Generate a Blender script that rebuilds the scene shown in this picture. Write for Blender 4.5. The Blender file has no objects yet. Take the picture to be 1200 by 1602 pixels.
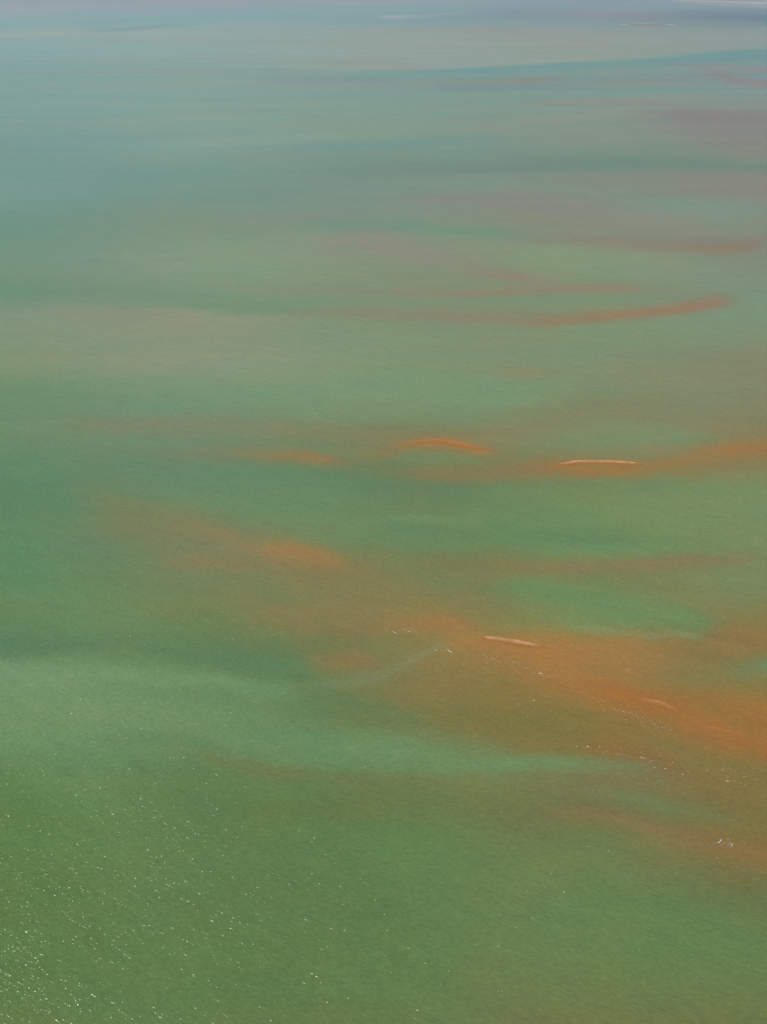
import bpy, bmesh, math, random
import numpy as np

random.seed(7)
rng = np.random.default_rng(7)
scene = bpy.context.scene
COL = scene.collection

# ---------------------------------------------------------------- camera
cam_data = bpy.data.cameras.new('camera')
cam = bpy.data.objects.new('camera', cam_data)
COL.objects.link(cam)
cam_data.sensor_fit = 'VERTICAL'
cam_data.sensor_height = 36.0
cam_data.lens = 36.0 * 2225.0 / 1602.0
cam_data.clip_start = 1.0
cam_data.clip_end = 320000.0
cam.location = (0.0, 0.0, 300.0)
cam.rotation_euler = (math.pi / 2 - math.atan((801.0 + 50.0) / 2225.0), 0.0, 0.0)
scene.camera = cam

# ---------------------------------------------------------------- daylight
SUN_EL = math.radians(60.0)
SUN_AZ = math.radians(-53.0)          # measured from +Y (straight ahead), negative = to the left
world = bpy.data.worlds.new('World')
scene.world = world
world.use_nodes = True
wn = world.node_tree
wn.nodes.clear()
sky = wn.nodes.new('ShaderNodeTexSky')
sky.sky_type = 'NISHITA'
sky.sun_disc = False
sky.sun_elevation = SUN_EL
sky.sun_rotation = SUN_AZ
sky.altitude = 0.0
sky.air_density = 1.0
sky.dust_density = 1.0
sky.ozone_density = 1.0
bg = wn.nodes.new('ShaderNodeBackground')
bg.inputs['Strength'].default_value = 0.07
wo = wn.nodes.new('ShaderNodeOutputWorld')
wn.links.new(sky.outputs['Color'], bg.inputs['Color'])
wn.links.new(bg.outputs['Background'], wo.inputs['Surface'])

sun_data = bpy.data.lights.new('sun', 'SUN')
sun_data.energy = 2.6
sun_data.angle = math.radians(0.53)
sun_data.color = (1.0, 0.95, 0.88)
sun = bpy.data.objects.new('sun', sun_data)
COL.objects.link(sun)
sun.location = (-400.0, 600.0, 900.0)
sun.rotation_euler = (math.pi / 2 - SUN_EL, 0.0, math.pi - SUN_AZ)

scene.view_settings.view_transform = 'Standard'
scene.view_settings.look = 'None'
scene.view_settings.exposure = 0.0
scene.view_settings.gamma = 1.0
scene.view_settings.use_curve_mapping = False
scene.render.engine = 'CYCLES'
scene.cycles.max_bounces = 6
scene.cycles.use_denoising = True

# ---------------------------------------------------------------- water colour chart
# The chart of the shallow sea: where the silt, the clear channels and the red shoals lie.
# Places are read off as chart references (x, y) of the 1200 x 1602 survey frame and are
# turned into ground positions by ground()/chart() below.
CAM_H = 300.0
FPX = 2225.0
YH = -50.0
PITCH = math.atan((801.0 - YH) / FPX)          # camera depression
SP, CP = math.sin(PITCH), math.cos(PITCH)


def ground(x, y, z=0.0):
    """survey reference -> ground position (metres)"""
    a = (np.asarray(x, float) - 600.0) / FPX
    b = (np.asarray(y, float) - 801.0) / FPX
    dy = CP - b * SP
    dz = -SP - b * CP
    t = (z - CAM_H) / dz
    return a * t, dy * t


def chart(X, Y):
    """ground position -> survey reference"""
    d = Y * CP + CAM_H * SP
    d = np.maximum(d, 1.0)
    u = X / d
    v = (CAM_H * CP - Y * SP) / d
    return 600.0 + FPX * u, 801.0 + FPX * v


def perlin(x, y, seed):
    x = np.asarray(x, float); y = np.asarray(y, float)
    xi = np.floor(x).astype(np.int64); yi = np.floor(y).astype(np.int64)
    xf = x - xi; yf = y - yi

    def g(ix, iy, fx, fy):
        h = (ix * 374761393 + iy * 668265263 + seed * 974711) & 0x7fffffff
        h = ((h ^ (h >> 13)) * 1274126177) & 0x7fffffff
        h = h ^ (h >> 16)
        a = (h % 4096) * (2 * math.pi / 4096)
        return np.cos(a) * fx + np.sin(a) * fy
    sx = xf * xf * xf * (xf * (xf * 6 - 15) + 10)
    sy = yf * yf * yf * (yf * (yf * 6 - 15) + 10)
    n00 = g(xi, yi, xf, yf); n10 = g(xi + 1, yi, xf - 1, yf)
    n01 = g(xi, yi + 1, xf, yf - 1); n11 = g(xi + 1, yi + 1, xf - 1, yf - 1)
    return ((n00 * (1 - sx) + n10 * sx) * (1 - sy) + (n01 * (1 - sx) + n11 * sx) * sy) * 1.5


def fbm(x, y, seed, octaves=4, gain=0.5):
    s = 0.0; a = 1.0; t = 0.0
    for k in range(octaves):
        s = s + a * perlin(x * 2 ** k + 17.3 * k, y * 2 ** k - 9.1 * k, seed + k)
        t += a; a *= gain
    return s / t


BASE_X = [0, 300, 600, 900, 1200]
BASE = [
 (0,   (150,170,172),(158,172,170),(150,170,172),(140,160,168),(146,162,172)),
 (20,  (138,168,170),(140,169,172),(137,166,170),(130,155,166),(122,146,160)),
 (60,  (138,165,165),(145,165,160),(148,162,156),(147,160,152),(143,160,155)),
 (100, (132,160,158),(138,160,154),(146,158,152),(142,158,150),(132,157,155)),
 (150, (128,158,154),(132,160,150),(132,158,148),(132,156,146),(134,152,146)),
 (200, (124,155,150),(131,159,149),(130,155,142),(134,148,138),(137,142,136)),
 (250, (118,150,142),(127,154,142),(122,148,136),(122,146,134),(132,145,136)),
 (300, (112,145,135),(121,148,134),(124,146,132),(132,142,130),(138,140,132)),
 (350, (110,145,128),(127,146,124),(126,146,124),(134,138,122),(134,140,128)),
 (400, (114,146,122),(128,148,122),(134,140,120),(134,148,122),(136,140,124)),
 (450, (112,145,116),(122,146,118),(128,142,116),(130,144,114),(134,144,120)),
 (500, (130,146,120),(137,148,122),(128,146,114),(130,146,114),(134,146,118)),
 (560, (128,145,112),(138,146,118),(132,146,112),(128,143,112),(134,136,108)),
 (620, (104,138,102),(116,142,106),(124,142,108),(124,140,105),(130,132,104)),
 (680, (98,132,98),(112,128,96),(124,128,96),(124,134,100),(136,128,92)),
 (730, (90,130,96),(100,128,96),(105,130,95),(118,128,92),(128,134,96)),
 (780, (92,128,92),(106,130,92),(112,132,94),(112,140,98),(122,142,100)),
 (840, (96,132,90),(118,122,84),(110,134,92),(108,138,94),(124,138,94)),
 (900, (92,132,88),(110,124,84),(132,120,76),(124,128,84),(122,132,88)),
 (960, (94,132,84),(108,124,80),(132,120,76),(120,134,88),(140,124,78)),
 (1010,(90,126,84),(98,124,84),(122,118,74),(156,120,72),(146,118,72)),
 (1060,(106,140,92),(102,134,90),(124,120,74),(156,120,72),(148,122,76)),
 (1120,(104,138,88),(110,141,96),(112,124,80),(132,114,66),(160,112,64)),
 (1170,(98,134,84),(104,136,92),(108,138,94),(122,118,72),(150,108,62)),
 (1210,(90,128,78),(96,126,80),(106,130,88),(116,128,84),(138,112,68)),
 (1270,(88,122,72),(94,124,76),(104,121,76),(112,118,76),(126,112,68)),
 (1330,(90,122,72),(94,124,76),(98,126,78),(110,122,78),(138,112,66)),
 (1400,(90,120,70),(94,122,74),(98,124,76),(108,124,80),(112,118,76)),
 (1500,(92,120,70),(94,122,72),(98,124,76),(104,124,78),(102,122,80)),
 (1602,(94,120,70),(96,122,74),(100,122,76),(108,116,74),(106,114,74)),
]

# each streak: colour, strength, [(x, y, reach away from us, reach towards us, weight)...]
STREAKS = [
 # --- far water
 ((168,174,171), .8, [(-60,16,3,3,1),(60,13,3,3,1),(160,7,3,3,.9),(300,2,3,3,.3)]),
 ((160,172,171), .6, [(-60,27,2,2,1),(60,23,2,2,.8),(110,20,2,2,0)]),
 ((157,170,164), .7, [(-60,58,4,4,1),(110,52,4,4,1),(250,52,4,4,.7),(420,56,4,5,0)]),
 ((119,152,160), .6, [(100,49,2,2,.3),(190,46,2,2,1),(260,40,2,2,.7),(340,36,2,2,0)]),
 ((152,174,177), .6, [(90,31,1.5,1.5,.5),(180,26,1.5,1.5,1),(300,22,1.5,1.5,0)]),
 ((128,158,165), .5, [(100,38,4,4,1),(250,30,4,4,1),(420,26,4,5,.8),(560,26,5,5,.6)]),
 ((164,174,173), .7, [(440,3,2,2,0),(540,3,2,2,1),(620,6,2,2,.5),(660,9,2,2,0)]),
 ((124,152,163), .55, [(380,22,6,7,0),(520,28,6,7,.7),(700,29,6,7,.8),(860,18,7,6,.8),(1000,14,6,6,.8),(1200,27,7,6,1),(1400,30,7,6,.8)]),
 ((114,138,155), .55, [(1060,22,5,5,0),(1130,24,4,4,.9),(1200,28,4,4,1),(1400,31,4,4,.8)]),
 ((142,152,157), .7, [(720,15,3,3,0),(900,21,3,3,.9),(1000,24,4,4,1),(1070,27,4,4,0)]),
 ((168,182,184), .9, [(588,27,1.5,1.5,0),(610,27,1.6,1.6,1),(640,26,1.5,1.5,.5),(720,20,1.5,1.5,.2),(760,18,1,1,0)]),
 ((172,172,172), .9, [(1040,0,2,2,0),(1100,3,3,2,.8),(1160,6,4,2,1),(1230,10,5,3,1),(1400,14,6,3,1)]),
 ((150,153,150), .6, [(560,46,4,4,0),(700,44,4,5,.8),(820,50,4,6,1),(900,54,4,4,0)]),
 ((150,147,146), .8, [(470,96,4,3,0),(560,100,4,4,.8),(640,104,4,4,1),(700,107,3,3,0)]),
 ((149,161,154), .7, [(420,104,8,3,0),(560,106,8,3,.6),(700,103,9,3,1),(850,95,9,2.5,1),(1000,85,9,2.5,1),(1100,77,8,2.5,.8),(1200,69,7,2.5,.5),(1400,60,7,2,.4)]),
 ((119,155,153), .95,[(380,114,1.2,5,0),(520,115,1.2,6,.5),(650,112,1.2,8,.8),(800,105,1.2,8,1),(1000,94,1.2,9,1),(1100,86,1.2,10,1),(1200,78,1.2,11,1),(1400,67,1.2,11,1)]),
 ((118,146,158), .6, [(1040,97,3,3,0),(1140,92,3,3,.8),(1200,89,3,3,1),(1400,84,3,3,1)]),
 ((129,146,150), .7, [(370,124,3,3,0),(460,126,3,4,.9),(560,126,3,3,.9),(650,128,3,3,0)]),
 ((148,145,139), .8, [(630,131,3,3,0),(760,129,3,3,.8),(840,125,3,3,1),(900,122,2,2,0)]),
 ((126,148,153), .6, [(640,139,3,3,0),(720,138,3,3,1),(850,134,3,3,.8),(980,128,3,3,0)]),
 ((152,142,142), .8, [(1040,101,2,2,0),(1120,104,2,3,.8),(1200,110,3,3,1),(1400,114,3,3,1)]),
 ((148,139,138), .8, [(1060,112,3,4,0),(1110,115,4,5,.9),(1150,124,4,5,1),(1220,134,4,5,1),(1400,140,4,5,1)]),
 ((142,146,142), .7, [(880,131,3,3,0),(1010,128,3,3,1),(1100,122,3,3,0)]),
 ((122,158,152), .7, [(720,166,3,3,0),(820,155,3,3,.8),(900,150,3,3,1),(1060,142,3,4,.8),(1200,146,3,4,.8),(1400,150,3,4,.8)]),
 ((146,146,140), .7, [(800,160,3,3,0),(900,159,3,4,1),(1010,158,3,4,1),(1080,163,3,3,0)]),
 ((147,152,141), .6, [(720,200,5,5,0),(880,186,5,5,1),(980,176,4,6,1),(1060,180,4,5,0)]),
 ((137,133,131), .95,[(960,180,6,8,0),(1030,178,7,14,.7),(1090,180,8,26,1),(1200,186,9,36,1),(1400,196,10,40,1)]),
 ((140,148,140), .5, [(780,222,6,6,0),(900,218,8,8,1),(1040,224,6,6,0)]),
 ((118,148,146), .8, [(420,236,4,4,0),(520,229,4,4,.9),(620,226,3,4,1),(720,216,3,3,.7),(800,208,3,3,0)]),
 ((136,160,148), .6, [(200,226,6,6,0),(320,222,5,5,1),(500,217,5,4,.8),(640,212,4,4,0)]),
 ((120,152,146), .6, [(60,200,6,8,0),(180,212,5,6,1),(330,206,5,5,.6),(450,200,5,5,0)]),
 ((114,140,131), .85,[(440,270,9,9,0),(600,264,10,9,.7),(780,262,11,9,1),(920,256,8,8,1),(1060,256,7,6,.9),(1200,262,6,6,.8),(1400,264,6,6,.8)]),
 ((112,146,138), .6, [(-50,290,12,10,1),(120,282,12,10,1),(320,272,10,9,.9),(480,280,9,9,0)]),
 ((126,152,134), .6, [(560,290,6,6,0),(740,286,7,7,1),(860,292,6,6,.6),(960,298,6,6,0)]),
 ((140,136,132), .7, [(820,284,6,8,0),(960,280,8,9,.9),(1100,278,8,8,1),(1200,280,8,8,1),(1400,284,8,8,1)]),
 ((140,130,130), .8, [(960,300,3,3,0),(1060,300,3,4,.9),(1200,297,4,4,1),(1400,296,4,4,1)]),
 ((138,136,130), .8, [(560,318,8,8,0),(680,312,9,10,.7),(800,312,10,12,.9),(900,326,14,16,1),(1000,345,15,16,1),(1100,366,12,14,1),(1200,382,9,8,1),(1400,396,9,8,1)]),
 ((124,148,138), .6, [(930,316,6,6,0),(1050,322,7,7,.8),(1150,330,10,10,1),(1250,340,10,10,1)]),
 ((134,138,130), .7, [(300,348,8,6,0),(420,346,9,7,.8),(520,340,8,8,1),(600,336,7,7,0)]),
 ((110,146,122), .85,[(440,352,6,6,0),(540,352,7,7,.9),(640,355,7,7,1),(760,364,6,6,.9),(860,372,5,5,.6),(960,376,5,5,0)]),
 ((146,134,124), .7, [(470,376,8,10,0),(560,382,18,10,.8),(640,398,20,12,1),(720,416,14,10,1),(800,432,9,7,1),(880,444,6,6,.6),(960,450,5,5,0)]),
 ((152,126,104), .45, [(720,424,5,5,0),(770,430,5,5,.9),(800,433,5,4,1),(850,437,4,4,0)]),
 ((140,128,119), .9, [(760,368,5,5,0),(860,374,7,6,.8),(980,380,9,9,1),(1080,388,11,7,1),(1150,389,8,6,1),(1210,382,7,6,.8),(1300,378,7,6,.5)]),
 ((166,120,92), .6, [(1040,389,4,4,0),(1090,392,4,4,.7),(1130,392,4,4,1),(1165,388,4,3,.9),(1200,382,3,3,0)]),
 ((136,150,122), .5, [(800,412,14,12,0),(960,414,16,12,1),(1100,416,10,10,.8),(1200,414,10,10,.6)]),
 ((134,137,116), .8, [(330,452,5,5,0),(430,452,5,6,.7),(530,456,5,5,1),(620,460,4,4,1),(720,459,4,5,.9),(780,458,4,4,0)]),
 ((148,130,104), .8, [(640,462,4,4,0),(760,460,5,5,.8),(860,455,6,6,1),(960,450,6,5,1),(1030,452,4,6,.5),(1120,458,5,6,0)]),
 ((156,126,104), .45, [(870,452,4,4,0),(930,450,3,4,1),(965,449,3,3,.9),(1000,448,3,3,0)]),
 ((120,148,114), .7, [(560,474,5,5,0),(680,474,6,6,1),(800,472,6,5,.9),(920,468,5,5,0)]),
 ((104,142,112), .75,[(-50,464,14,8,.8),(100,466,16,7,.9),(260,472,14,7,1),(380,482,12,5,1),(480,484,12,5,.7),(600,478,8,5,0)]),
 ((137,134,108), .85,[(420,488,5,5,0),(520,491,7,5,.8),(640,494,9,6,1),(760,500,13,6,1),(860,506,12,4,1),(940,500,8,4,.6),(1010,494,6,4,0)]),
 ((162,120,84), .9, [(790,508,7,4,0),(860,506,9,4,.6),(920,501,9,4,.8),(1000,490,9,6,1),(1070,482,9,7,1),(1120,474,8,6,1),(1160,468,7,6,0)]),
 ((182,110,72), .8, [(930,500,4,4,0),(990,491,4,4,.7),(1050,483,5,4,1),(1100,476,5,4,.9),(1140,470,4,4,0)]),
 # --- middle water
 ((135,147,119), .6, [(-50,505,16,25,.3),(120,508,18,30,.8),(300,524,26,34,1),(440,550,30,30,.7),(560,570,26,26,0)]),
 ((143,144,119), .4, [(180,500,8,10,0),(260,498,8,12,1),(360,520,12,16,.6),(450,540,16,16,0)]),
 ((146,132,100), .6, [(740,580,6,6,0),(810,582,6,6,1),(850,583,6,6,.8),(920,580,6,6,0)]),
 ((140,131,102), .6, [(860,600,16,16,0),(1000,592,26,22,.8),(1200,590,30,30,1),(1400,590,30,30,1)]),
 ((122,146,106), .5, [(520,612,14,14,0),(660,606,18,16,1),(800,616,16,14,.9),(900,622,12,12,0)]),
 ((96,134,98), .6, [(-50,640,24,18,1),(120,640,22,18,1),(300,628,16,14,.8),(460,634,12,12,.3),(600,640,12,12,0)]),
 ((114,142,106), .6, [(400,648,8,8,0),(560,650,8,8,1),(700,652,8,8,.8),(800,654,8,8,0)]),
 ((124,124,92), .7, [(60,664,8,8,0),(180,664,9,9,.8),(320,668,11,11,1),(420,676,12,12,.8),(560,684,14,12,.8),(700,676,12,10,.5),(800,664,10,10,0)]),
 ((100,132,98), .6, [(60,690,10,8,0),(200,690,10,8,.8),(340,692,10,8,.7),(460,694,8,8,.6),(560,694,8,8,0)]),
 ((131,124,92), .7, [(700,680,12,12,0),(820,660,16,18,.8),(940,644,18,20,1),(1080,654,22,20,.9),(1200,666,24,22,1),(1400,670,24,22,1)]),
 ((112,140,102), .85,[(800,698,6,8,0),(890,688,11,12,.8),(970,682,14,12,1),(1050,686,11,9,1),(1100,690,8,6,.8),(1150,694,5,5,0)]),
 ((128,122,88), .7, [(200,714,8,8,0),(320,712,9,9,.8),(440,714,12,10,1),(540,720,10,10,1),(620,722,10,10,.5)]),
 ((162,114,68), .9, [(350,716,5,5,0),(420,715,6,6,.7),(470,715,6,6,1),(505,721,5,6,.9),(560,728,5,5,0)]),
 ((150,116,74), .85,[(540,716,8,8,0),(600,704,8,8,.8),(650,697,8,8,1),(700,694,8,9,1),(750,702,7,8,.9),(800,709,6,6,0)]),
 ((180,120,68), .85,[(600,703,4,5,0),(645,697,4,5,.8),(685,692,4,7,1),(720,696,4,7,1),(750,703,3,4,.8),(775,707,3,3,0)]),
 ((100,136,96), .85,[(600,719,5,7,0),(640,716,6,9,.9),(690,718,7,9,1),(740,724,6,8,.8),(790,728,6,6,0)]),
 ((140,118,78), .8, [(560,740,8,8,0),(660,744,9,9,.9),(740,744,10,9,1),(820,736,10,10,1),(880,730,10,10,.8),(950,736,9,9,0)]),
 ((162,112,64), .95,[(820,732,6,6,0),(880,731,7,8,.8),(940,732,7,10,1),(1000,732,7,10,1),(1050,724,8,10,.8),(1100,712,8,9,.8),(1160,704,10,12,1),(1210,700,10,12,1),(1400,694,10,12,1)]),
 ((170,110,60), .6, [(1060,708,7,7,0),(1120,703,7,8,.8),(1170,701,7,9,1),(1400,696,7,9,1)]),
 ((132,120,82), .6, [(1020,742,6,8,0),(1090,736,8,10,1),(1160,728,10,12,1),(1400,722,10,12,1)]),
 ((90,128,94), .75, [(120,742,12,14,0),(240,740,12,16,.8),(380,746,12,14,.7),(520,752,10,16,1),(640,760,8,14,1),(740,770,10,12,.7),(840,776,10,12,0)]),
 ((108,138,98), .7, [(700,776,8,8,0),(820,772,8,10,.8),(960,764,9,10,1),(1080,766,8,8,.7),(1200,770,8,8,.5)]),
 ((98,132,96), .6, [(800,760,6,6,0),(900,758,6,7,1),(1000,756,6,6,.8),(1080,756,6,6,0)]),
 ((116,144,102), .7, [(540,814,5,5,0),(620,812,5,5,1),(720,810,5,6,.8),(820,806,6,6,0)]),
 ((94,130,92), .8, [(560,824,6,8,0),(620,830,7,8,1),(700,837,7,8,1),(780,842,6,7,0)]),
 ((102,140,92), .8, [(580,852,10,12,0),(640,852,12,14,1),(700,850,10,12,1),(760,856,8,10,0)]),
 ((94,130,90), .8, [(780,834,7,8,0),(850,842,8,9,1),(940,846,8,8,1),(1020,850,7,7,.5),(1080,854,7,7,0)]),
 ((106,142,92), .8, [(780,860,9,9,0),(860,864,10,10,1),(960,868,10,9,1),(1080,866,9,9,.7),(1200,858,10,10,.6)]),
 ((120,142,98), .6, [(860,806,9,9,0),(1000,806,11,12,1),(1120,812,12,14,1),(1300,820,12,14,1)]),
 ((140,119,78), .85,[(720,892,14,12,0),(820,886,12,10,.8),(920,886,9,9,1),(1040,883,8,9,1),(1110,878,8,9,1),(1160,872,7,8,.8),(1200,868,7,8,0)]),
 ((124,136,92), .6, [(1060,910,14,14,0),(1140,918,18,20,1),(1300,924,20,22,1)]),
 # --- the brown wedge in the middle
 ((130,120,80), .75,[(110,780,16,18,0),(190,800,24,26,.8),(280,830,26,40,1),(380,870,26,60,1),(480,900,30,75,1),(600,925,36,60,1),(720,930,40,40,1),(820,940,30,40,.6),(920,960,20,20,0)]),
 ((152,116,68), .8, [(250,818,8,8,0),(320,832,9,10,.7),(380,848,11,12,.9),(440,860,13,16,1),(500,868,11,18,1),(550,880,9,16,.6),(620,896,9,16,0)]),
 ((172,113,60), .75,[(380,854,5,6,0),(430,858,7,9,.7),(480,863,8,12,1),(510,868,6,11,.9),(545,876,5,8,0)]),
 ((146,114,70), .6, [(230,880,8,8,0),(290,882,9,9,1),(340,886,9,9,.6),(400,896,9,9,0)]),
 ((142,116,70), .6, [(380,962,14,12,0),(470,972,16,14,1),(560,968,16,14,.8),(640,962,14,12,.4),(720,960,10,10,0)]),
 ((104,126,84), .5, [(260,900,10,10,0),(340,906,10,10,.8),(430,920,9,9,.7),(520,940,9,9,0)]),
 ((112,128,86), .5, [(540,880,10,10,0),(620,890,12,12,.9),(700,910,12,12,1),(780,918,12,14,1),(860,930,10,10,0)]),
 # --- green lens
 ((108,140,93), .75,[(760,914,8,10,0),(820,915,10,16,.9),(880,922,12,22,1),(950,942,20,22,1),(1020,962,18,18,1),(1080,974,12,16,.9),(1140,984,8,10,0)]),
 ((96,132,90), .45, [(810,914,5,6,0),(870,920,7,9,1),(930,936,9,10,1),(980,950,9,9,.8),(1040,964,7,7,0)]),
 ((132,148,104), .7, [(880,978,4,4,0),(930,981,4,4,1),(980,988,4,4,.5),(1040,994,3,4,.6),(1080,994,3,3,1),(1110,992,3,3,0)]),
 # --- red shoal, near
 ((146,112,68), .7, [(500,1000,14,10,0),(570,990,16,10,.8),(640,978,12,10,1),(720,980,12,16,1),(780,990,10,10,.5)]),
 ((170,110,60), .85,[(600,982,7,7,0),(650,974,6,8,.7),(690,972,6,9,1),(730,979,6,9,.9),(770,990,6,7,0)]),
 ((158,118,70), .85,[(690,1008,8,10,0),(760,1002,8,16,.9),(850,1010,9,30,1),(950,1018,13,36,1),(1050,1016,14,30,.8),(1130,1006,10,20,.9),(1200,1000,9,18,1),(1400,996,9,18,1)]),
 ((172,112,60), .7, [(700,1008,5,6,0),(750,1003,4,10,.9),(800,1010,5,12,1),(860,1020,5,14,.8),(930,1030,8,14,.3),(1000,1040,8,14,0)]),
 ((126,130,84), .6, [(980,1062,10,10,0),(1060,1066,16,14,.7),(1130,1062,16,16,.9),(1200,1070,12,16,.5),(1400,1070,12,16,.5)]),
 ((118,138,98), .85,[(1120,1046,6,6,0),(1170,1045,9,10,.8),(1210,1042,12,12,1),(1400,1038,12,12,1)]),
 ((150,112,64), .9, [(700,1020,10,14,0),(780,1030,14,20,.7),(880,1056,18,30,1),(980,1092,22,40,1),(1080,1126,24,40,1),(1180,1160,22,36,1),(1300,1190,22,36,1)]),
 ((172,104,54), .9, [(840,1056,6,8,0),(900,1068,7,12,.7),(960,1082,7,15,.9),(1020,1097,7,18,1),(1080,1120,8,20,1),(1130,1142,8,22,1),(1200,1164,9,24,1),(1400,1190,9,24,1)]),
 ((130,115,66), .8, [(600,1040,16,20,0),(700,1060,20,30,.9),(800,1084,22,34,1),(900,1120,18,34,1),(1000,1152,16,26,1),(1100,1186,14,24,1),(1200,1214,16,30,1),(1400,1260,16,30,1)]),
 ((112,118,72), .5, [(640,1106,14,16,0),(740,1116,14,16,1),(860,1130,12,14,.9),(960,1150,9,9,0)]),
 ((134,106,62), .8, [(900,1168,6,8,0),(970,1176,7,9,.8),(1030,1190,8,10,1),(1060,1204,7,8,.6),(1120,1220,8,8,0)]),
 # --- green bands, left
 ((86,124,82), .75, [(120,990,10,12,0),(220,1004,12,14,.9),(320,1022,14,16,1),(400,1044,14,14,1),(470,1056,12,10,.9),(540,1066,8,8,0)]),
 ((96,134,88), .6, [(-50,950,14,14,.9),(60,940,16,14,1),(180,960,14,14,.8),(300,980,10,10,0)]),
 ((112,144,99), .85, [(-50,1046,12,16,.9),(100,1056,12,14,1),(220,1060,11,11,1),(330,1066,9,9,1),(410,1076,8,9,1),(470,1082,7,8,0)]),
 ((126,134,98), .55, [(440,1078,7,8,0),(500,1070,7,7,.7),(560,1062,6,7,1),(610,1050,6,7,1),(650,1034,5,6,1),(690,1014,5,5,.9),(715,1004,4,4,0)]),
 ((152,110,66), .9, [(450,1034,7,7,0),(510,1034,9,9,.7),(550,1030,10,10,1),(580,1036,8,9,.9),(610,1044,7,7,0)]),
 ((90,126,82), .7, [(440,1096,10,12,0),(520,1092,12,16,.9),(590,1106,14,14,1),(660,1128,10,10,.7),(720,1150,8,8,0)]),
 ((100,134,86), .6, [(140,1084,6,7,0),(230,1082,6,7,.9),(330,1092,6,7,.7),(430,1104,6,7,0)]),
 ((109,140,96), .95, [(40,1120,18,12,0),(200,1114,22,14,.8),(340,1132,24,18,1),(460,1152,22,20,1),(580,1172,16,16,1),(720,1188,10,12,1),(860,1194,8,9,1),(960,1196,7,8,.8),(1060,1204,7,8,0)]),
 ((92,126,80), .6, [(40,1164,6,6,0),(130,1164,8,8,.7),(230,1160,8,9,1),(330,1166,7,8,.8),(420,1178,6,7,0)]),
 ((116,118,76), .5, [(260,1178,6,6,0),(360,1186,7,10,.9),(460,1206,8,14,1),(580,1214,8,18,1),(700,1222,8,18,1),(820,1218,8,16,.9),(930,1212,7,14,.6),(1020,1210,7,10,0)]),
 ((102,136,90), .6, [(440,1190,5,6,0),(540,1198,6,6,.9),(660,1206,5,6,1),(760,1208,5,5,0)]),
 # --- near water
 ((86,120,72), .5, [(-50,1215,16,24,1),(100,1220,20,30,1),(260,1236,20,30,.8),(420,1260,20,30,0)]),
 ((110,114,72), .5, [(480,1246,14,20,0),(620,1250,16,24,.9),(800,1264,16,24,1),(960,1270,12,16,.5),(1050,1280,12,14,0)]),
 ((118,132,86), .6, [(900,1240,8,9,0),(1000,1252,9,11,1),(1080,1270,9,12,.9),(1160,1290,9,12,.5),(1260,1300,9,12,0)]),
 ((140,111,67), .85,[(840,1270,6,8,0),(910,1276,7,10,.7),(980,1284,8,14,.9),(1060,1304,9,16,.9),(1130,1324,9,18,1),(1200,1338,9,20,1),(1400,1370,9,20,1)]),
 ((152,110,60), .7, [(1100,1322,6,8,0),(1160,1332,6,10,.8),(1210,1338,7,11,1),(1400,1360,7,11,1)]),
 ((118,115,72), .4, [(980,1360,12,12,0),(1080,1366,14,16,.7),(1200,1380,16,18,1),(1400,1390,16,18,1)]),
 ((108,119,74), .35, [(700,1500,26,30,0),(820,1540,34,40,.9),(960,1570,40,40,1),(1100,1590,40,40,1),(1300,1600,40,40,1)]),
 ((98,126,80), .5, [(820,1400,16,18,0),(940,1410,20,26,1),(1080,1450,20,26,.9),(1240,1480,20,26,.7)]),
]


def hermite(xs, ys, x):
    xs = np.asarray(xs, float); ys = np.asarray(ys, float)
    h = np.diff(xs); d = np.diff(ys) / h
    m = np.empty_like(ys)
    m[1:-1] = np.where(d[:-1] * d[1:] > 0, 2 * d[:-1] * d[1:] / (d[:-1] + d[1:] + 1e-12), 0.0)
    m[0] = d[0]; m[-1] = d[-1]
    x = np.clip(x, xs[0], xs[-1])
    i = np.clip(np.searchsorted(xs, x) - 1, 0, len(xs) - 2)
    t = (x - xs[i]) / h[i]
    return ((1 + 2 * t) * (1 - t) ** 2 * ys[i] + t * (1 - t) ** 2 * h[i] * m[i]
            + t * t * (3 - 2 * t) * ys[i + 1] + t * t * (t - 1) * h[i] * m[i + 1])


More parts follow.
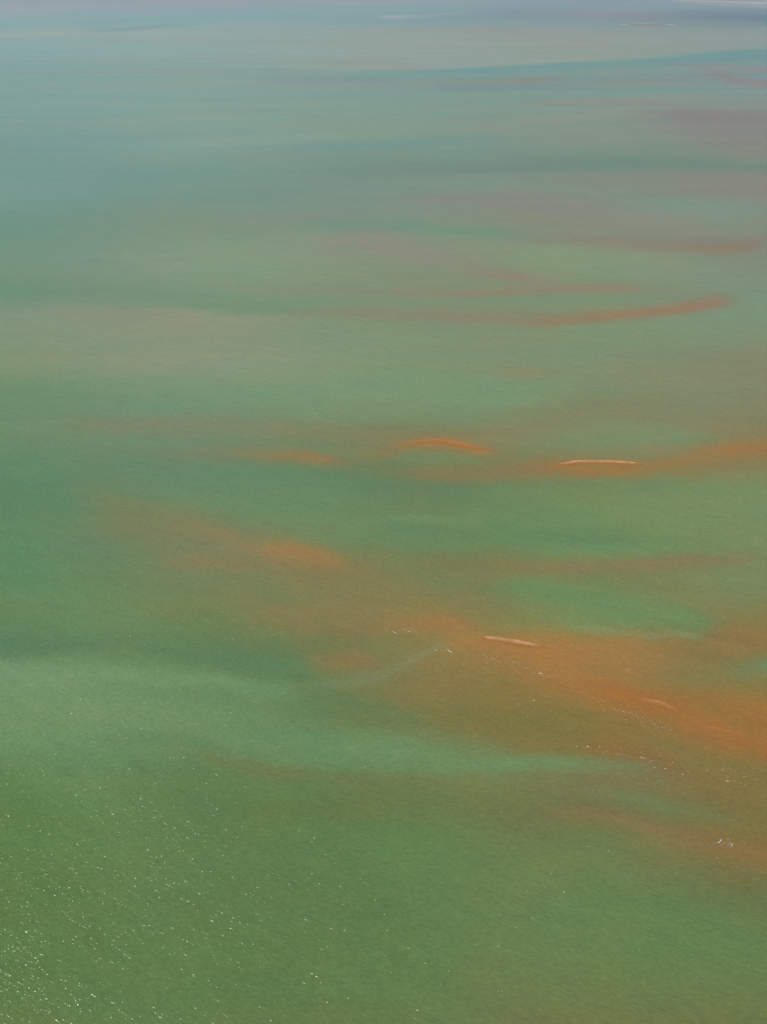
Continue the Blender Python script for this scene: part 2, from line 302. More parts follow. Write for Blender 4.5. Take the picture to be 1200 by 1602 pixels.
# water samples: place, colour
SAMPLES = np.array([(150,21,140,168,171), (450,21,137,166,168), (750,21,134,153,159), (150,81,137,166,165), (450,81,147,166,162), (750,81,147,160,154), (1100,61,146,158,158), (150,151,130,160,153), (450,151,132,157,150), (750,161,129,155,146), (1050,151,137,154,147), (150,251,122,153,146), (450,251,125,151,140), (750,241,124,149,138), (1050,241,127,144,132), (150,321,117,149,137), (450,321,123,149,134), (750,331,133,143,131), (1050,341,136,146,133), (150,421,123,146,128), (450,421,131,150,127), (1050,421,137,148,127), (750,481,132,140,116), (150,471,122,142,121), (600,541,129,147,118), (1100,581,132,138,110), (150,621,114,141,111), (450,631,119,145,112), (800,641,124,142,109), (1100,641,128,135,106), (320,669,125,135,108), (1000,681,127,141,104), (470,718,136,127,88), (680,698,150,126,84), (1160,704,154,122,80), (945,734,152,121,77), (220,721,107,133,102), (600,751,105,127,94), (1160,826,120,139,98), (220,841,115,127,92), (650,836,103,132,95), (900,867,117,139,95), (150,921,104,134,93), (400,911,120,128,89), (600,921,129,125,83), (750,921,120,127,88), (1150,921,124,136,95), (220,1001,101,131,90), (400,1051,98,127,90), (550,1037,129,120,77), (700,1061,134,119,74), (800,1091,132,117,71), (1100,1061,133,121,76), (1000,1101,156,111,64), (600,1111,112,121,79), (150,1061,114,145,103), (700,1189,111,136,94), (220,1166,103,134,93), (920,1151,129,116,68), (600,1223,107,123,79), (1100,1231,127,113,73), (920,1331,108,125,79), (1160,1351,127,113,72), (1160,1501,103,127,80), (220,1301,98,126,79), (520,1351,96,124,79), (220,1501,96,124,76), (720,1401,102,126,81), (920,1551,108,124,78), (900,1031,158,122,75), (680,976,159,122,73), (970,946,110,137,92), (204,24,140,169,172), (304,224,133,159,150), (304,524,137,147,122), (804,564,128,143,112), (304,1104,109,140,96), (604,1454,97,124,77), (954,1044,157,122,73), (1154,204,137,139,136), (1115,27,124,141,153), (1080,479,148,128,107), (470,864,152,123,80), (860,930,110,137,92), (1150,1161,156,112,64), (580,771,104,132,97), (300,530,135,148,123), (215,701,109,135,105), (300,8,147,168,170), (620,10,139,160,166), (900,10,136,157,164), (1030,12,138,156,164), (13,301,123,155,145), (13,501,127,146,124), (13,701,104,137,104), (125,851,102,131,97), (13,981,97,129,90), (13,1121,112,143,101), (13,1251,92,124,76), (130,1211,102,134,89), (930,931,111,137,94), (1020,966,117,138,92), (830,919,110,137,91), (910,886,129,125,87), (1110,471,143,132,112), (960,498,147,131,104), (1130,392,140,131,112), (780,433,140,136,116), (950,450,142,134,113), (670,401,136,144,128), (890,1071,156,118,69), (1090,1131,157,115,66), (410,1196,108,125,83), (710,1241,108,124,79), (860,1011,162,122,71), (1070,1011,133,120,80), (340,841,133,127,92), (490,801,107,138,99), (510,971,130,123,81), (490,1121,100,129,87), (640,1047,130,125,86), (960,1201,124,125,87), (1010,1286,125,118,78), (1130,1011,139,118,75), (570,102,146,158,153), (810,127,137,145,141), (1160,123,138,143,145), (810,259,121,142,133), (610,353,122,146,129), (1010,301,133,143,133)], float)
_fit = {}


def kern(x, l, x2, l2, k):
    sx, sl = ((200.0, .10), (70.0, .035))[k]
    return np.exp(-.5 * ((x[:, None] - x2[None]) / sx) ** 2 - .5 * ((l[:, None] - l2[None]) / sl) ** 2)


def fit_samples():
    x, y = SAMPLES[:, 0], SAMPLES[:, 1]
    got = 0
    k = [(-12, 0), (0, 0), (12, 0), (-6, 1.5), (6, -1.5)]
    for dx, dy in k:
        got = got + appearance(*ground(x + dx, y + dy), raw=True) / len(k)
    res = SAMPLES[:, 2:] - got * 255
    l = np.log(y - YH)
    _fit['x'] = x; _fit['l'] = l; _fit['w'] = []
    for k, reg in ((0, .45), (1, .7)):
        K = kern(x, l, x, l, k)
        w = np.linalg.solve(K + reg * np.eye(len(x)), res)
        res = res - K @ w
        _fit['w'].append(w)
    return SAMPLES[:, 2:] - got * 255, res


def appearance(X, Y, raw=False):
    """colour (sRGB 0..1) the sea shows at ground positions X, Y (arrays) before haze and sky are taken out"""
    px, py = chart(X, Y)
    dy = np.maximum(py - YH, 3.0)
    lr = np.log(dy) * 1.0
    # slow meanders of the currents
    wy = fbm(px / 240.0, lr * 7.0, 11, 4) * dy * 0.011 + fbm(px / 60.0, lr * 26.0, 21, 3) * dy * 0.005
    wx = fbm(px / 260.0, lr * 9.0, 31, 3) * 34.0 + fbm(px / 70.0, lr * 30.0, 37, 3) * 20.0
    wy = wy * np.clip((py - 20) / 260.0, .25, 1)
    qx = px + wx * np.clip((py - 20) / 100.0, 0, 1); qy = py + wy
    # broad field
    ys = np.array([r[0] for r in BASE], float)
    tab = np.array([[c for c in r[1:]] for r in BASE], float)            # rows, 5, 3
    cy = np.clip(qy, ys[0], ys[-1]); cx = np.clip(qx, 0, 1200)
    col = np.zeros(px.shape + (3,))
    u = cx / 300.0
    iu = np.clip(np.floor(u).astype(int), 0, 3); fu = u - iu; fu = fu * fu * (3 - 2 * fu)
    for k in range(3):
        cols = [hermite(ys, tab[:, j, k], cy) for j in range(5)]
        cols = np.stack(cols, 0)
        a = np.take_along_axis(cols, iu[None], 0)[0]; b = np.take_along_axis(cols, iu[None] + 1, 0)[0]
        col[..., k] = a * (1 - fu) + b * fu
    thread = fbm(px / 130.0 + wy * .06, lr * 30.0 + px * .0012, 81, 5, .62)
    thread = thread + .6 * fbm(px / 40.0, lr * 44.0 + px * .004, 87, 4, .6)
    for c, s, pts in STREAKS:
        c = np.array(c, float)
        if pts[0][1] < 520 and c[0] - c[2] > 40:
            c = c * .55 + np.array([146., 131., 112.]) * .45
        if pts[0][1] < 420 and abs(c[0] - c[2]) <= 30 and c[0] > c[1] - 6:
            s = s * .9
        if pts[0][1] > 580 and c[1] - c[0] > 32:
            c = c + np.array([8., 1., 5.]); s = s * .85
        if c[0] - c[2] > 60:
            c = c + np.array([-3., 3., 8.])
        p = np.array(pts, float)
        m = (qx > p[0, 0]) & (qx < p[-1, 0]) & (qy > (p[:, 1] - 3.2 * p[:, 2]).min()) & (qy < (p[:, 1] + 3.2 * p[:, 3]).max())
        if not m.any():
            continue
        x = qx[m]; y = qy[m]
        red = np.clip((c[0] - c[2] - 55) / 40.0, 0, 1)
        sw = 1.12 + .12 * red
        cyy = hermite(p[:, 0], p[:, 1], x)
        up = np.interp(x, p[:, 0], p[:, 2]) * sw; dn = np.interp(x, p[:, 0], p[:, 3]) * sw
        w = hermite(p[:, 0], p[:, 4], x)
        d = y - cyy
        g = np.exp(-0.5 * (d / np.where(d < 0, up, dn)) ** 2)
        edge = np.clip((p[-1, 0] - x) / 120.0, 0, 1) if p[-1, 4] > 0 else 1.0
        edge = edge * (np.clip((x - p[0, 0]) / 50.0, 0, 1) if p[0, 4] > 0 else 1.0)
        al = np.clip(s * (.90 - .36 * red) * w * g * edge * (1 + (.35 + .25 * red) * thread[m]), 0, 1)
        col[m] += (np.array(c, float) - col[m]) * al[:, None]
    # fine streaks of silt drawn out along the current
    far = np.clip((420 - py) / 250.0, 0, 1)
    far = far * np.clip((py - 5) / 70.0, .15, 1)
    sl = lr + (px - 600.0) * 3.0e-5
    f1 = fbm(px / 330.0, lr * 38.0, 51, 4, .6) * (1 - far) + far * 2.2 * fbm(px / 900.0, sl * 34.0, 53, 5, .68)
    f2 = fbm(px / 120.0 + 5, lr * 60.0, 61, 4, .6) * (1 - far) + far * 2.4 * fbm(px / 700.0 + 5, sl * 40.0, 63, 5, .68)
    f3 = fbm(px / 90.0, lr * 16.0, 71, 5, .6) * (1 - .8 * far)
    amp = 3.5 + 2.5 * np.clip((700 - py) / 600.0, 0, 1)
    tint1 = np.array([1.0, -.15, -.55]); tint2 = np.array([.5, .6, .5])
    col += (f1 * amp * 1.0 + f3 * 4.0)[..., None] * tint1 + (f2 * amp * .8 + f3 * 1.5)[..., None] * tint2
    if not raw:
        if not _fit:
            fit_samples()
        shp = px.shape
        xx = np.clip(px.ravel(), -60, 1260); ll = np.log(np.clip(py.ravel(), -10, 1640) - YH)
        for a in range(0, len(xx), 40000):
            sl_ = slice(a, a + 40000)
            for k in range(2):
                col.reshape(-1, 3)[sl_] += kern(xx[sl_], ll[sl_], _fit['x'], _fit['l'], k) @ _fit['w'][k]
    return np.clip(col, 8, 250) / 255.0


def to_linear(c):
    return np.where(c <= 0.04045, c / 12.92, ((c + 0.055) / 1.055) ** 2.4)
# light and air of this place, measured: what black water shows (A) and what a unit of albedo adds (B), by angle below the horizon
CAL_D = np.log([1.2386, 1.4532, 1.7402, 2.1725, 2.7524, 3.4827, 4.5150, 5.8584, 7.0671, 8.5956, 10.9217, 13.2816, 15.6678, 18.0725, 21.2930, 24.5112, 27.7070, 30.8610, 33.9555, 36.2276, 38.4515, 40.4793])
CAL_A = [[0.1878, 0.1812, 0.1779, 0.1714, 0.1651, 0.1529, 0.1413, 0.1248, 0.1119, 0.0976, 0.0782, 0.0648, 0.0529, 0.0437, 0.0331, 0.0252, 0.0203, 0.0168, 0.0144, 0.0137, 0.0116, 0.0110], [0.2423, 0.2384, 0.2307, 0.2232, 0.2122, 0.1981, 0.1812, 0.1620, 0.1470, 0.1274, 0.1046, 0.0865, 0.0704, 0.0578, 0.0452, 0.0356, 0.0284, 0.0232, 0.0194, 0.0176, 0.0160, 0.0144], [0.2747, 0.2664, 0.2623, 0.2502, 0.2384, 0.2270, 0.2086, 0.1878, 0.1714, 0.1529, 0.1274, 0.1070, 0.0887, 0.0742, 0.0595, 0.0467, 0.0382, 0.0319, 0.0262, 0.0242, 0.0212, 0.0194]]
CAL_B = [[0.1957, 0.2103, 0.2454, 0.2776, 0.3092, 0.3515, 0.3730, 0.4193, 0.4657, 0.5024, 0.5651, 0.6151, 0.6581, 0.6871, 0.7239, 0.7635, 0.7718, 0.7892, 0.8010, 0.8047, 0.8152, 0.8184], [0.2043, 0.2025, 0.2408, 0.2783, 0.3122, 0.3414, 0.3851, 0.4209, 0.4569, 0.5165, 0.5562, 0.6107, 0.6560, 0.7013, 0.7301, 0.7611, 0.7802, 0.7901, 0.8089, 0.8176, 0.8258, 0.8336], [0.2193, 0.2382, 0.2587, 0.2966, 0.3329, 0.3459, 0.3940, 0.4554, 0.4953, 0.5263, 0.5938, 0.6376, 0.6916, 0.7266, 0.7636, 0.8099, 0.8168, 0.8309, 0.8591, 0.8523, 0.8670, 0.8762]]

# ---------------------------------------------------------------- helpers

def to_albedo(shown, Y, X):
    """water colour (linear albedo) that shows as the given linear colour through the calibrated air and light"""
    r = np.hypot(X, Y)
    d = np.clip(np.degrees(np.arctan2(CAM_H, r)), 1.1, 45.0)
    ld = np.log(d)
    out = np.empty_like(shown)
    for k in range(3):
        a = np.interp(ld, CAL_D, CAL_A[k]); b = np.interp(ld, CAL_D, CAL_B[k])
        out[..., k] = (shown[..., k] - a) / b
    return np.clip(out, 0.004, 0.6)


def mesh_obj(name, verts, faces, mat, smooth=True):
    me = bpy.data.meshes.new(name)
    me.from_pydata([tuple(v) for v in verts], [], [tuple(f) for f in faces])
    me.materials.append(mat)
    if smooth:
        me.polygons.foreach_set('use_smooth', [True] * len(me.polygons))
    me.update()
    o = bpy.data.objects.new(name, me)
    COL.objects.link(o)
    return o


def tag(o, label=None, cat=None, group=None, kind=None):
    if label: o['label'] = label
    if cat: o['category'] = cat
    if group: o['group'] = group
    if kind: o['kind'] = kind
    return o


def new_mat(name):
    m = bpy.data.materials.new(name)
    m.use_nodes = True
    nt = m.node_tree
    nt.nodes.clear()
    out = nt.nodes.new('ShaderNodeOutputMaterial')
    return m, nt, out


def node(nt, typ, **kw):
    n = nt.nodes.new(typ)
    for k, v in kw.items():
        if k in n.inputs.keys():
            n.inputs[k].default_value = v
        else:
            setattr(n, k, v)
    return n


def math_node(nt, op, a, b=None):
    n = nt.nodes.new('ShaderNodeMath'); n.operation = op
    for i, v in enumerate((a, b)):
        if v is None: continue
        if isinstance(v, (int, float)): n.inputs[i].default_value = v
        else: nt.links.new(v, n.inputs[i])
    return n.outputs[0]


# ---------------------------------------------------------------- materials
def water_material():
    m, nt, out = new_mat('silty_sea_water')
    L = nt.links.new
    geo = nt.nodes.new('ShaderNodeNewGeometry')
    CREST = math.radians(-38.0)           # direction the ripple crests run on the ground

    def noise(along, across, detail, rough=0.5, angle=CREST, offset=0.0, distortion=0.0):
        mp = nt.nodes.new('ShaderNodeMapping'); mp.vector_type = 'TEXTURE'
        mp.inputs['Rotation'].default_value = (0, 0, angle)
        mp.inputs['Scale'].default_value = (along, across, 1.0)
        mp.inputs['Location'].default_value = (offset, offset * .37, offset)
        L(geo.outputs['Position'], mp.inputs['Vector'])
        n = nt.nodes.new('ShaderNodeTexNoise'); n.noise_dimensions = '2D'
        n.inputs['Scale'].default_value = 1.0
        n.inputs['Detail'].default_value = detail
        n.inputs['Roughness'].default_value = rough
        n.inputs['Distortion'].default_value = distortion
        L(mp.outputs['Vector'], n.inputs['Vector'])
        return n.outputs['Fac']

    # height of the ripples in metres
    h = math_node(nt, 'MULTIPLY', noise(4.2, 1.25, 1.5, .5, CREST, 11.0, .3), WAVE * 0.36)
    h = math_node(nt, 'ADD', h, math_node(nt, 'MULTIPLY', noise(1.5, 0.52, 1.0, .5, CREST + .25, 31.0, .2), WAVE * 0.145))
    h = math_node(nt, 'ADD', h, math_node(nt, 'MULTIPLY', noise(30.0, 7.0, 1.0, .5, CREST - .2, 53.0, .4), WAVE * 0.75))
    h = math_node(nt, 'ADD', h, math_node(nt, 'MULTIPLY', noise(.55, .32, 0.0, .5, CREST + .7, 71.0), WAVE * 0.11))
    gust = nt.nodes.new('ShaderNodeMapRange')
    gust.inputs['From Min'].default_value = .3; gust.inputs['From Max'].default_value = .7
    gust.inputs['To Min'].default_value = .82; gust.inputs['To Max'].default_value = 1.10
    L(noise(160.0, 60.0, 3.0, .6, CREST + .3, 97.0), gust.inputs['Value'])
    h = math_node(nt, 'MULTIPLY', h, gust.outputs['Result'])
    bump = nt.nodes.new('ShaderNodeBump')
    bump.inputs['Strength'].default_value = 1.0
    bump.inputs['Distance'].default_value = 1.0
    L(h, bump.inputs['Height'])

    att = nt.nodes.new('ShaderNodeAttribute'); att.attribute_name = 'silt'
    # cloudy clumps of stirred-up silt, a few metres to tens of metres across; then painted ripple shading
    n1 = noise(46.0, 17.0, 5.0, .62, CREST + .35, 5.0, .6)
    n2 = noise(9.0, 4.0, 4.0, .6, CREST, 15.0, .4)
    n3 = noise(2.6, 1.1, 2.0, .6, CREST, 25.0)  # light and dark of the ripples, painted into the water colour
    v = math_node(nt, 'ADD', math_node(nt, 'MULTIPLY', math_node(nt, 'SUBTRACT', n1, .5), .15),
                  math_node(nt, 'MULTIPLY', math_node(nt, 'SUBTRACT', n2, .5), .16))
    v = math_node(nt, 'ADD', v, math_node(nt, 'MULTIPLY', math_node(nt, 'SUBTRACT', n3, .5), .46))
    n4 = noise(34.0, 6.0, 2.0, .5, CREST - .1, 45.0, .3)  # longer swell lines, their light and shade also put into the colour
    v = math_node(nt, 'ADD', v, math_node(nt, 'MULTIPLY', math_node(nt, 'SUBTRACT', n4, .5), .11))
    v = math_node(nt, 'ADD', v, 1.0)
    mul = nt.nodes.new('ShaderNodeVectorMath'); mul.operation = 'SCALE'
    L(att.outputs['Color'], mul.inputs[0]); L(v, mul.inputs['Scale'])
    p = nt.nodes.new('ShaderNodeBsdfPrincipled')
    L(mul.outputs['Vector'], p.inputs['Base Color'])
    p.inputs['Roughness'].default_value = 0.17
    p.inputs['IOR'].default_value = 1.33
    L(bump.outputs['Normal'], p.inputs['Normal'])
    L(p.outputs['BSDF'], out.inputs['Surface'])
    return m


def sand_material(name, SAND_WET, SAND_DAMP, SAND_DRY):
    m, nt, out = new_mat(name)
    L = nt.links.new
    geo = nt.nodes.new('ShaderNodeNewGeometry')
    att = nt.nodes.new('ShaderNodeAttribute'); att.attribute_name = 'dryness'
    n = nt.nodes.new('ShaderNodeTexNoise'); n.inputs['Scale'].default_value = .35; n.inputs['Detail'].default_value = 6.0
    L(geo.outputs['Position'], n.inputs['Vector'])
    d = math_node(nt, 'ADD', att.outputs['Fac'], math_node(nt, 'MULTIPLY', math_node(nt, 'SUBTRACT', n.outputs['Fac'], .5), .5))
    ramp = nt.nodes.new('ShaderNodeValToRGB')
    e = ramp.color_ramp.elements
    e[0].position = 0.0; e[0].color = SAND_WET + (1,)
    e[1].position = 1.0; e[1].color = SAND_DRY + (1,)
    mid = e.new(.4); mid.color = SAND_DAMP + (1,)
    L(d, ramp.inputs['Fac'])
    p = nt.nodes.new('ShaderNodeBsdfPrincipled')
    L(ramp.outputs['Color'], p.inputs['Base Color'])
    p.inputs['Roughness'].default_value = .85
    p.inputs['IOR'].default_value = 1.12
    b = nt.nodes.new('ShaderNodeBump'); b.inputs['Strength'].default_value = .5; b.inputs['Distance'].default_value = .15
    n2 = nt.nodes.new('ShaderNodeTexNoise'); n2.inputs['Scale'].default_value = 1.3; n2.inputs['Detail'].default_value = 4.0
    L(geo.outputs['Position'], n2.inputs['Vector'])
    L(n2.outputs['Fac'], b.inputs['Height']); L(b.outputs['Normal'], p.inputs['Normal'])
    L(p.outputs['BSDF'], out.inputs['Surface'])
    return m


def foam_material():
    m, nt, out = new_mat('white_foam')
    L = nt.links.new
    geo = nt.nodes.new('ShaderNodeNewGeometry')
    n = nt.nodes.new('ShaderNodeTexNoise'); n.inputs['Scale'].default_value = 3.0; n.inputs['Detail'].default_value = 4.0
    L(geo.outputs['Position'], n.inputs['Vector'])
    ramp = nt.nodes.new('ShaderNodeValToRGB')
    e = ramp.color_ramp.elements
    e[0].position = .3; e[0].color = (.52, .50, .40, 1)
    e[1].position = .65; e[1].color = (.82, .80, .70, 1)
    L(n.outputs['Fac'], ramp.inputs['Fac'])
    p = nt.nodes.new('ShaderNodeBsdfPrincipled')
    L(ramp.outputs['Color'], p.inputs['Base Color']); p.inputs['Roughness'].default_value = .7
    L(p.outputs['BSDF'], out.inputs['Surface'])
    return m


WAVE = 0.53
MAT_WATER = water_material()
MAT_SAND = sand_material('red_sand', (.40, .175, .040), (.48, .225, .070), (.68, .41, .19))
MAT_PALE = sand_material('pale_far_sand', (.42, .38, .36), (.56, .52, .50), (.66, .63, .62))
MAT_FOAM = foam_material()

# ---------------------------------------------------------------- the sea: one round sheet out to the horizon
def build_sea():
    t = np.tan
    # distances: fine where the eye passes over the shoals, coarse beyond
    yy = np.concatenate([np.arange(1640.0, 150.0, -3.0), np.arange(150.0, -6.0, -1.5)])
    rows = ground(np.full_like(yy, 600.0), yy)[1]
    near = np.geomspace(20.0, rows[0] * .97, 26)
    far = np.geomspace(rows[-1] * 1.03, 100000.0, 28)
    R = np.concatenate([near, rows, far])
    inner = np.radians(np.linspace(-20.5, 20.5, 380))
    left = np.radians(np.linspace(-180, -21.5, 60)); right = np.radians(np.linspace(21.5, 177.5, 60))
    A = np.concatenate([left, inner, right])
    nr, na = len(R), len(A)
    RR, AA = np.meshgrid(R, A, indexing='ij')
    X = RR * np.sin(AA); Y = RR * np.cos(AA)
    # behind and far to the side the shoals simply go on
    q = math.pi / 8
    az = q - np.abs((AA + q) % (4 * q) - 2 * q)          # equals AA ahead of us, folds back and forth all round
    wander = .30 * np.clip((np.abs(AA) - .34) / .25, 0, 1) * np.clip((math.pi - np.abs(AA)) / .3, 0, 1)
    RS = RR * np.exp(wander * fbm(AA * 3.0, np.log(RR) * 1.6, 401, 4, .55))
    Xs = RS * np.sin(az); Ys = np.maximum(RS * np.cos(az), 330.0)
    alb = to_albedo(to_linear(appearance(Xs, Ys)), Ys, Xs)
    verts = np.stack([X.ravel(), Y.ravel(), np.zeros(nr * na)], 1)
    verts = np.concatenate([verts, [[0, 0, 0]]])
    c = np.concatenate([alb.reshape(-1, 3), alb[0, na // 2][None]])
    i = np.arange(nr - 1)[:, None] * na; j = np.arange(na)[None]
    j2 = (j + 1) % na
    quads = np.stack([i + j, i + j2, i + na + j2, i + na + j], -1).reshape(-1, 4)[:, ::-1]
    ctr = nr * na
    tris = np.stack([np.full(na, ctr), j2[0], j[0]], -1)[:, ::1]
    me = bpy.data.meshes.new('sea_water')
    nq, ntr = len(quads), len(tris)
    me.vertices.add(len(verts)); me.vertices.foreach_set('co', verts.ravel())
    me.loops.add(nq * 4 + ntr * 3)
    me.loops.foreach_set('vertex_index', np.concatenate([quads.ravel(), tris.ravel()]).astype(np.int32))
    me.polygons.add(nq + ntr)
    me.polygons.foreach_set('loop_start', np.concatenate([np.arange(nq) * 4, nq * 4 + np.arange(ntr) * 3]).astype(np.int32))
    me.update(calc_edges=True)
    ca = me.color_attributes.new('silt', 'FLOAT_COLOR', 'POINT')
    ca.data.foreach_set('color', np.concatenate([c, np.ones((len(c), 1))], 1).astype(np.float32).ravel())
    me.materials.append(MAT_WATER)
    me.validate()
    o = bpy.data.objects.new('sea_water', me); COL.objects.link(o)
    return tag(o, kind='structure')


sea = build_sea()

# ---------------------------------------------------------------- the haze over it
def build_haze():
    m, nt, out = new_mat('thin_sea_haze')
    v = nt.nodes.new('ShaderNodeVolumePrincipled')
    v.inputs['Color'].default_value = (.68, .90, .98, 1)
    v.inputs['Density'].default_value = HAZE
    v.inputs['Anisotropy'].default_value = 0.0
    nt.links.new(v.outputs['Volume'], out.inputs['Volume'])
    s = 102000.0; z0, z1 = -3.0, 306.0
    vs = [(x, y, z) for z in (z0, z1) for y in (-s, s) for x in (-s, s)]
    fs = [(0, 2, 3, 1), (4, 5, 7, 6), (0, 1, 5, 4), (2, 6, 7, 3), (0, 4, 6, 2), (1, 3, 7, 5)]
    o = mesh_obj('haze', vs, fs, m, smooth=False)
    return tag(o, kind='stuff')


HAZE = 4.6e-5
haze = build_haze()
exec_things = True

# ---------------------------------------------------------------- sandbars that break the surface
def sandbar(spine, height, label, n_along=110, n_across=30, rough=.35, dry=1.0, seed=1, mat=None, fade=(.12, .3)):
    """spine: chart x, y of the crest line, reach on the far side, reach on the near side"""
    p = np.array(spine, float)
    s = np.linspace(0, 1, n_along)
    xs = p[0, 0] + (p[-1, 0] - p[0, 0]) * s
    yc = hermite(p[:, 0], p[:, 1], xs)
    up = hermite(p[:, 0], p[:, 2], xs); dn = hermite(p[:, 0], p[:, 3], xs)
    t = np.linspace(-1.5, 1.5, n_across)
    PX = np.repeat(xs[:, None], n_across, 1)
    half = np.where(t[None] < 0, up[:, None], dn[:, None])
    PY = yc[:, None] + t[None] * half
    X, Y = ground(PX, PY)
    end = np.clip(s / fade[0], 0, 1) ** .7 * np.clip((1 - s) / fade[1], 0, 1) ** .7
    # a short steep face on the far side, a long wash slope on the near side
    prof = np.where(t < 0, 1 - np.abs(t) ** 2.5, 1 - np.abs(t) ** 1.15)
    scale = max(np.ptp(Y) / 14.0, 1.2)
    nz = fbm(X / (scale * 2.2), Y / scale, 100 + seed, 5, .65)
    z = height * (prof[None] * (.35 + .65 * end[:, None]) - .10 - .55 * (1 - end[:, None]))
    z = z + nz * height * rough
    z = np.where((np.abs(t)[None] > 1.3) | (end[:, None] < .01), np.minimum(z, -.05 - .3 * height), z)
    d = np.clip((z / height - .10) / .62, 0, 1) * dry
    d = d * np.clip(.8 + .55 * fbm(X / (scale * 5), Y / (scale * 3), 300 + seed, 4, .6), .15, 1.2)
    d = d * np.where(t < .35, 1.0, np.clip(1 - (t - .35) / .55, 0, 1))[None]
    i = np.arange(n_along - 1)[:, None] * n_across; j = np.arange(n_across - 1)[None]
    faces = np.stack([i + j, i + j + 1, i + n_across + j + 1, i + n_across + j], -1).reshape(-1, 4)[:, ::-1]
    cx, cy = float(X.mean()), float(Y.mean())
    v = np.stack([(X - cx).ravel(), (Y - cy).ravel(), z.ravel()], 1)
    o = mesh_obj('sandbar', v, faces, mat or MAT_SAND)
    o.location = (cx, cy, 0)
    at = o.data.attributes.new('dryness', 'FLOAT', 'POINT')
    at.data.foreach_set('value', d.ravel().astype(np.float32))
    return tag(o, label, 'sandbar', 'sandbars breaking the surface')


if exec_things:
    sandbar([(750,996.5,1.2,3),(764,997.2,1.8,6.5),(790,1000.2,2.0,7.5),(815,1004.4,2.0,7.5),(835,1008.4,1.6,7),(862,1014,1,4)], .45,
            'short pale slanting sandbar topping the large orange shoal, brightest of the near ones', rough=.55, seed=3)
    sandbar([(862,729.4,.8,1.5),(882,724.8,1.4,4.5),(910,721.4,1.6,5),(945,721.6,1.6,5),(980,723.2,1.4,4.5),(1010,725.5,.8,2)], .5,
            'long thin gently arched cream sandbar with white surf on its right tip', n_along=200, rough=.6, seed=5, fade=(.2, .14))
    sandbar([(990,1092,1.2,3),(1012,1094,1.4,6),(1032,1097.5,1.6,8),(1048,1104,1.6,8),(1068,1114,1.2,4)], .22,
            'small hook shaped peach sandbar on the right half of the large orange shoal', rough=.5, dry=.5, seed=8, fade=(.35, .3))
    sandbar([(1086,1135,1,2),(1106,1137,1.5,5),(1130,1140.5,1.5,6),(1150,1145.5,1.4,6),(1176,1153,1,3)], .18,
            'faint low orange sandbar nearest the right edge, barely awash on the large orange shoal', rough=.6, dry=.28, seed=11, fade=(.3, .4))
    sandbar([(620,701,.8,2),(650,692.2,1.3,5),(678,687.8,1.5,6),(705,690,1.5,8),(735,697,1.3,7),(776,707,.8,2)], .25,
            'low orange arched sandbar left of the long cream one, half awash', n_along=150, rough=.75, dry=.36, seed=14, fade=(.3, .35))
    sandbar([(978,38.6,.25,.3),(990,38.7,.5,.6),(1008,38.9,.55,.7),(1030,39.1,.5,.6),(1042,39.2,.25,.3)], 1.2,
            'tiny dark far sandbar near the top edge, between two dashes of white surf', rough=.2, dry=.3, seed=17)
    sandbar([(1030,-1.5,1,1.6),(1090,1.5,1.6,2),(1140,3.5,2.4,2.2),(1200,6.0,3,2.4),(1270,9.5,3,2.4),(1340,13,1.5,1.6)], 2.0,
            'pale sand flat at the top right corner, farthest of all', rough=.2, seed=19, mat=MAT_PALE)


# ---------------------------------------------------------------- foam
def fleck(verts, faces, x, y, length, width, ang, rise, r):
    """one low irregular cushion of foam"""
    k = r.integers(6, 9)
    b = len(verts)
    ca, sa = math.cos(ang), math.sin(ang)
    for ring, zf in ((1.0, .006), (.55, .7)):
        for i in range(k):
            a = 2 * math.pi * i / k
            q = ring * r.uniform(.65, 1.25)
            u, v = math.cos(a) * length * .5 * q, math.sin(a) * width * .5 * q
            verts.append((x + u * ca - v * sa, y + u * sa + v * ca, .004 + rise * zf))
    verts.append((x, y, rise))
    for i in range(k):
        j = (i + 1) % k
        faces.append((b + i, b + j, b + k + j, b + k + i))
        faces.append((b + k + i, b + k + j, b + 2 * k))


CREST_ANG = math.radians(-38.0)


def breaker(x, y, label, path, w, seed=0):
    """a small wave breaking: one curling crest of foam; path = chart offsets, w = half width in metres"""
    r = np.random.default_rng(500 + seed)
    gx, gy = [float(q) for q in ground(x, y)]
    V, F = [], []
    p = np.array(path, float)
    X, Y = ground(x + p[:, 0], y + p[:, 1])
    m = 30
    ss = np.linspace(0, 1, m); kk = np.linspace(0, 1, len(p))
    cx = np.interp(ss, kk, X) - gx; cy = np.interp(ss, kk, Y) - gy
    tx = np.gradient(cx); ty = np.gradient(cy); l = np.hypot(tx, ty) + 1e-9
    nx, ny = -ty / l, tx / l
    for i in range(m):
        hw = w * (math.sin(math.pi * (i + .6) / (m + .2)) ** .7) * r.uniform(.2, 1.4)
        jx = r.normal(0, w * .3)
        for o_, zz in ((-1, .005), (-.35, .16 * min(w, 2)), (.3, .2 * min(w, 2)), (1, .005)):
            V.append((cx[i] + nx[i] * (o_ * hw + jx), cy[i] + ny[i] * (o_ * hw + jx), zz))
    for i in range(m - 1):
        for q in range(3):
            F.append((i * 4 + q, i * 4 + q + 1, i * 4 + 5 + q, i * 4 + 4 + q))
    o = mesh_obj('breaking_wave', V, F, MAT_FOAM)
    o.location = (gx, gy, .004)
    return tag(o, label, 'breaking wave', 'small waves breaking over the shoals')


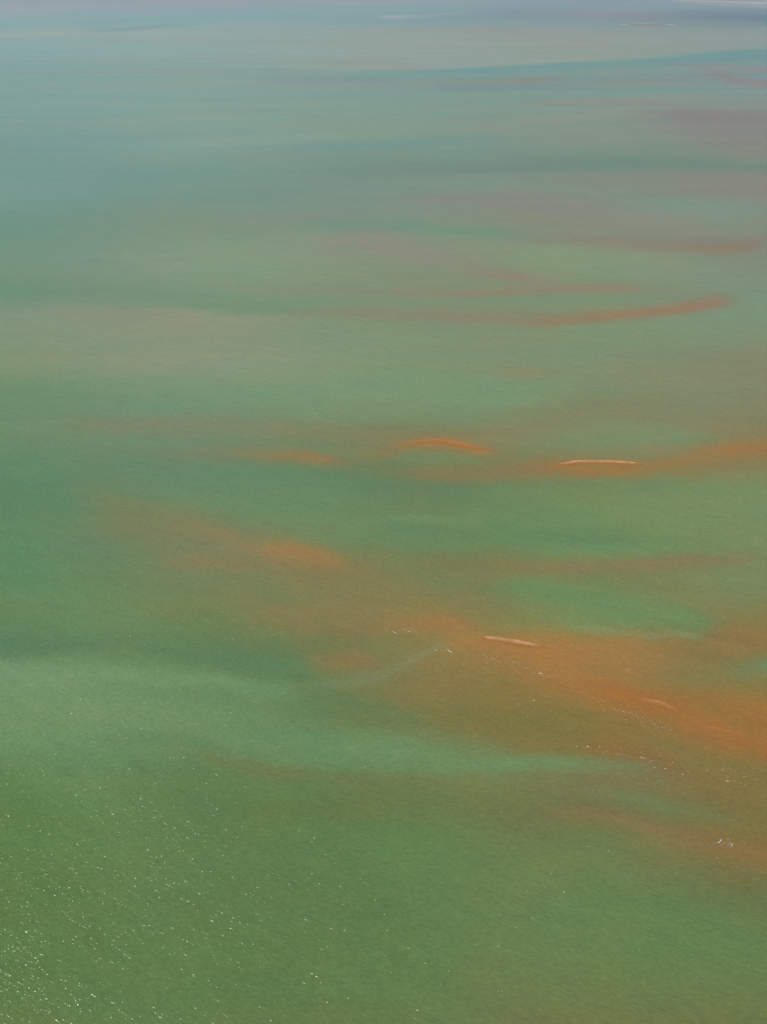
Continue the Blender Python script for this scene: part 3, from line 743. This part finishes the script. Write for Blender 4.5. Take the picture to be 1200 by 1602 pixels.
def foam_flecks():
    r = np.random.default_rng(77)
    V, F = [], []

    def put(x, y, L, rise=.05):
        X, Y = ground(x, y)
        fleck(V, F, float(X), float(Y), L, L * r.uniform(.22, .5), CREST_ANG + r.normal(0, .3), rise, r)
    # strings of flecks along the edges of the shoals: (points, number, scatter x, scatter y, size)
    strings = [
        ([(690,1014),(740,1024),(790,1034),(830,1048),(870,1062)], 90, 8, 5, .62),
        ([(870,1062),(920,1086),(970,1112),(1010,1126),(1050,1142)], 60, 14, 7, .55),
        ([(930,1166),(1000,1186),(1060,1200),(1130,1212),(1200,1226)], 70, 16, 8, .6),
        ([(960,1108),(990,1118),(1020,1130),(1048,1142)], 60, 3, 1.6, .5),
        ([(700,1060),(800,1090),(900,1110),(1000,1150)], 40, 50, 16, .45),
        ([(600,985),(630,986),(660,978)], 26, 8, 4, .55),
        ([(88,904),(140,920),(190,946),(230,956),(300,968),(380,984),(450,992)], 130, 6, 3, .42),
        ([(330,838),(370,846),(440,866),(490,876)], 30, 16, 6, .5),
        ([(880,978),(930,984),(990,992),(1080,996)], 40, 16, 4, .5),
        ([(655,690),(690,689),(720,696)], 10, 8, 1.2, .5),
        ([(1118,1312),(1130,1318),(1150,1326)], 26, 7, 3, .4),
        ([(612,986),(630,990),(646,990)], 18, 8, 3, .4),
        ([(1120,1218),(1140,1223),(1160,1226)], 8, 10, 3, .4),
        ([(997,723),(1010,726)], 10, 5, 1, .6),
        ([(960,1190),(1040,1204),(1120,1216)], 30, 24, 12, .5),
    ]
    for pts, n, sx, sy, size in strings:
        p = np.array(pts, float)
        d = np.concatenate([[0], np.cumsum(np.hypot(*np.diff(p, axis=0).T))])
        for _ in range(n):
            s = r.uniform(0, d[-1])
            x = np.interp(s, d, p[:, 0]) + r.normal(0, sx); y = np.interp(s, d, p[:, 1]) + r.normal(0, sy)
            put(x, y, .76 * size * r.lognormal(0, .38))
    for _ in range(260):                      # stray flecks over the near water
        x, y = r.uniform(-60, 1260), 830 + 790 * r.uniform(0, 1) ** .8
        put(x, y, .38 * r.lognormal(0, .4))
    o = mesh_obj('foam_flecks', V, F, MAT_FOAM)
    return tag(o, kind='stuff')


if exec_things:
    foam_flecks()
    breaker(703, 1018, 'white streak of breaking water left of the brightest near sandbar, slanting down to the right',
            [(-4,-3),(-1,-.5),(1,1.2),(5,3.2)], .27, 1)
    breaker(617, 989, 'thin white wavelet on the orange tip, left one of two in a loose cluster',
            [(-4,-1.2),(0,0),(4,2)], .22, 2)
    breaker(640, 988.5, 'short white wavelet on the orange tip, right one of two in a loose cluster',
            [(-2.5,-1.2),(0,-.5),(2,.8)], .24, 12)
    breaker(835, 1096, 'round white fleck alone on the olive water below the brightest near sandbar',
            [(-1.6,-.4),(0,0),(1.6,.5)], .42, 3)
    breaker(1006, 1186, 'white wavelet along the brown lower edge of the orange shoal, dimmer and longer',
            [(-5,-2),(-1,-.3),(2,.2),(6,-.5)], .24, 4)
    breaker(1138, 1222, 'bright short white wavelet on the lower right, under the orange shoal',
            [(-2.5,-.6),(0,0),(2.8,.5)], .36, 5)
    breaker(1126, 1316, 'curved white wavelet on the thin brown streak, left one of a pair',
            [(3,-4),(1.5,-1),(-1,2),(-4,3)], .2, 6)
    breaker(1143, 1322, 'hook shaped white wavelet on the thin brown streak, right one of a pair',
            [(-4,-1.5),(0,-2.2),(3,-1),(2,2),(0,4)], .18, 7)
    breaker(1003, 724.6, 'white surf on the right tip of the long thin cream sandbar',
            [(-7,-.6),(-2,-.2),(2,.9)], .5, 8)
    breaker(980.5, 38.7, 'left dash of white surf beside the tiny far sandbar near the top edge',
            [(-5,.05),(0,0),(3.5,-.1)], 52.0, 9)
    breaker(1046, 38.9, 'right dash of white surf beside the tiny far sandbar near the top edge',
            [(-7,.05),(-2,0),(3,0),(9,.1)], 38.0, 10)
    breaker(1006, 36.9, 'thin line of white surf just beyond the tiny far sandbar near the top edge',
            [(-14,0),(0,-.05),(16,0)], 16.0, 11)
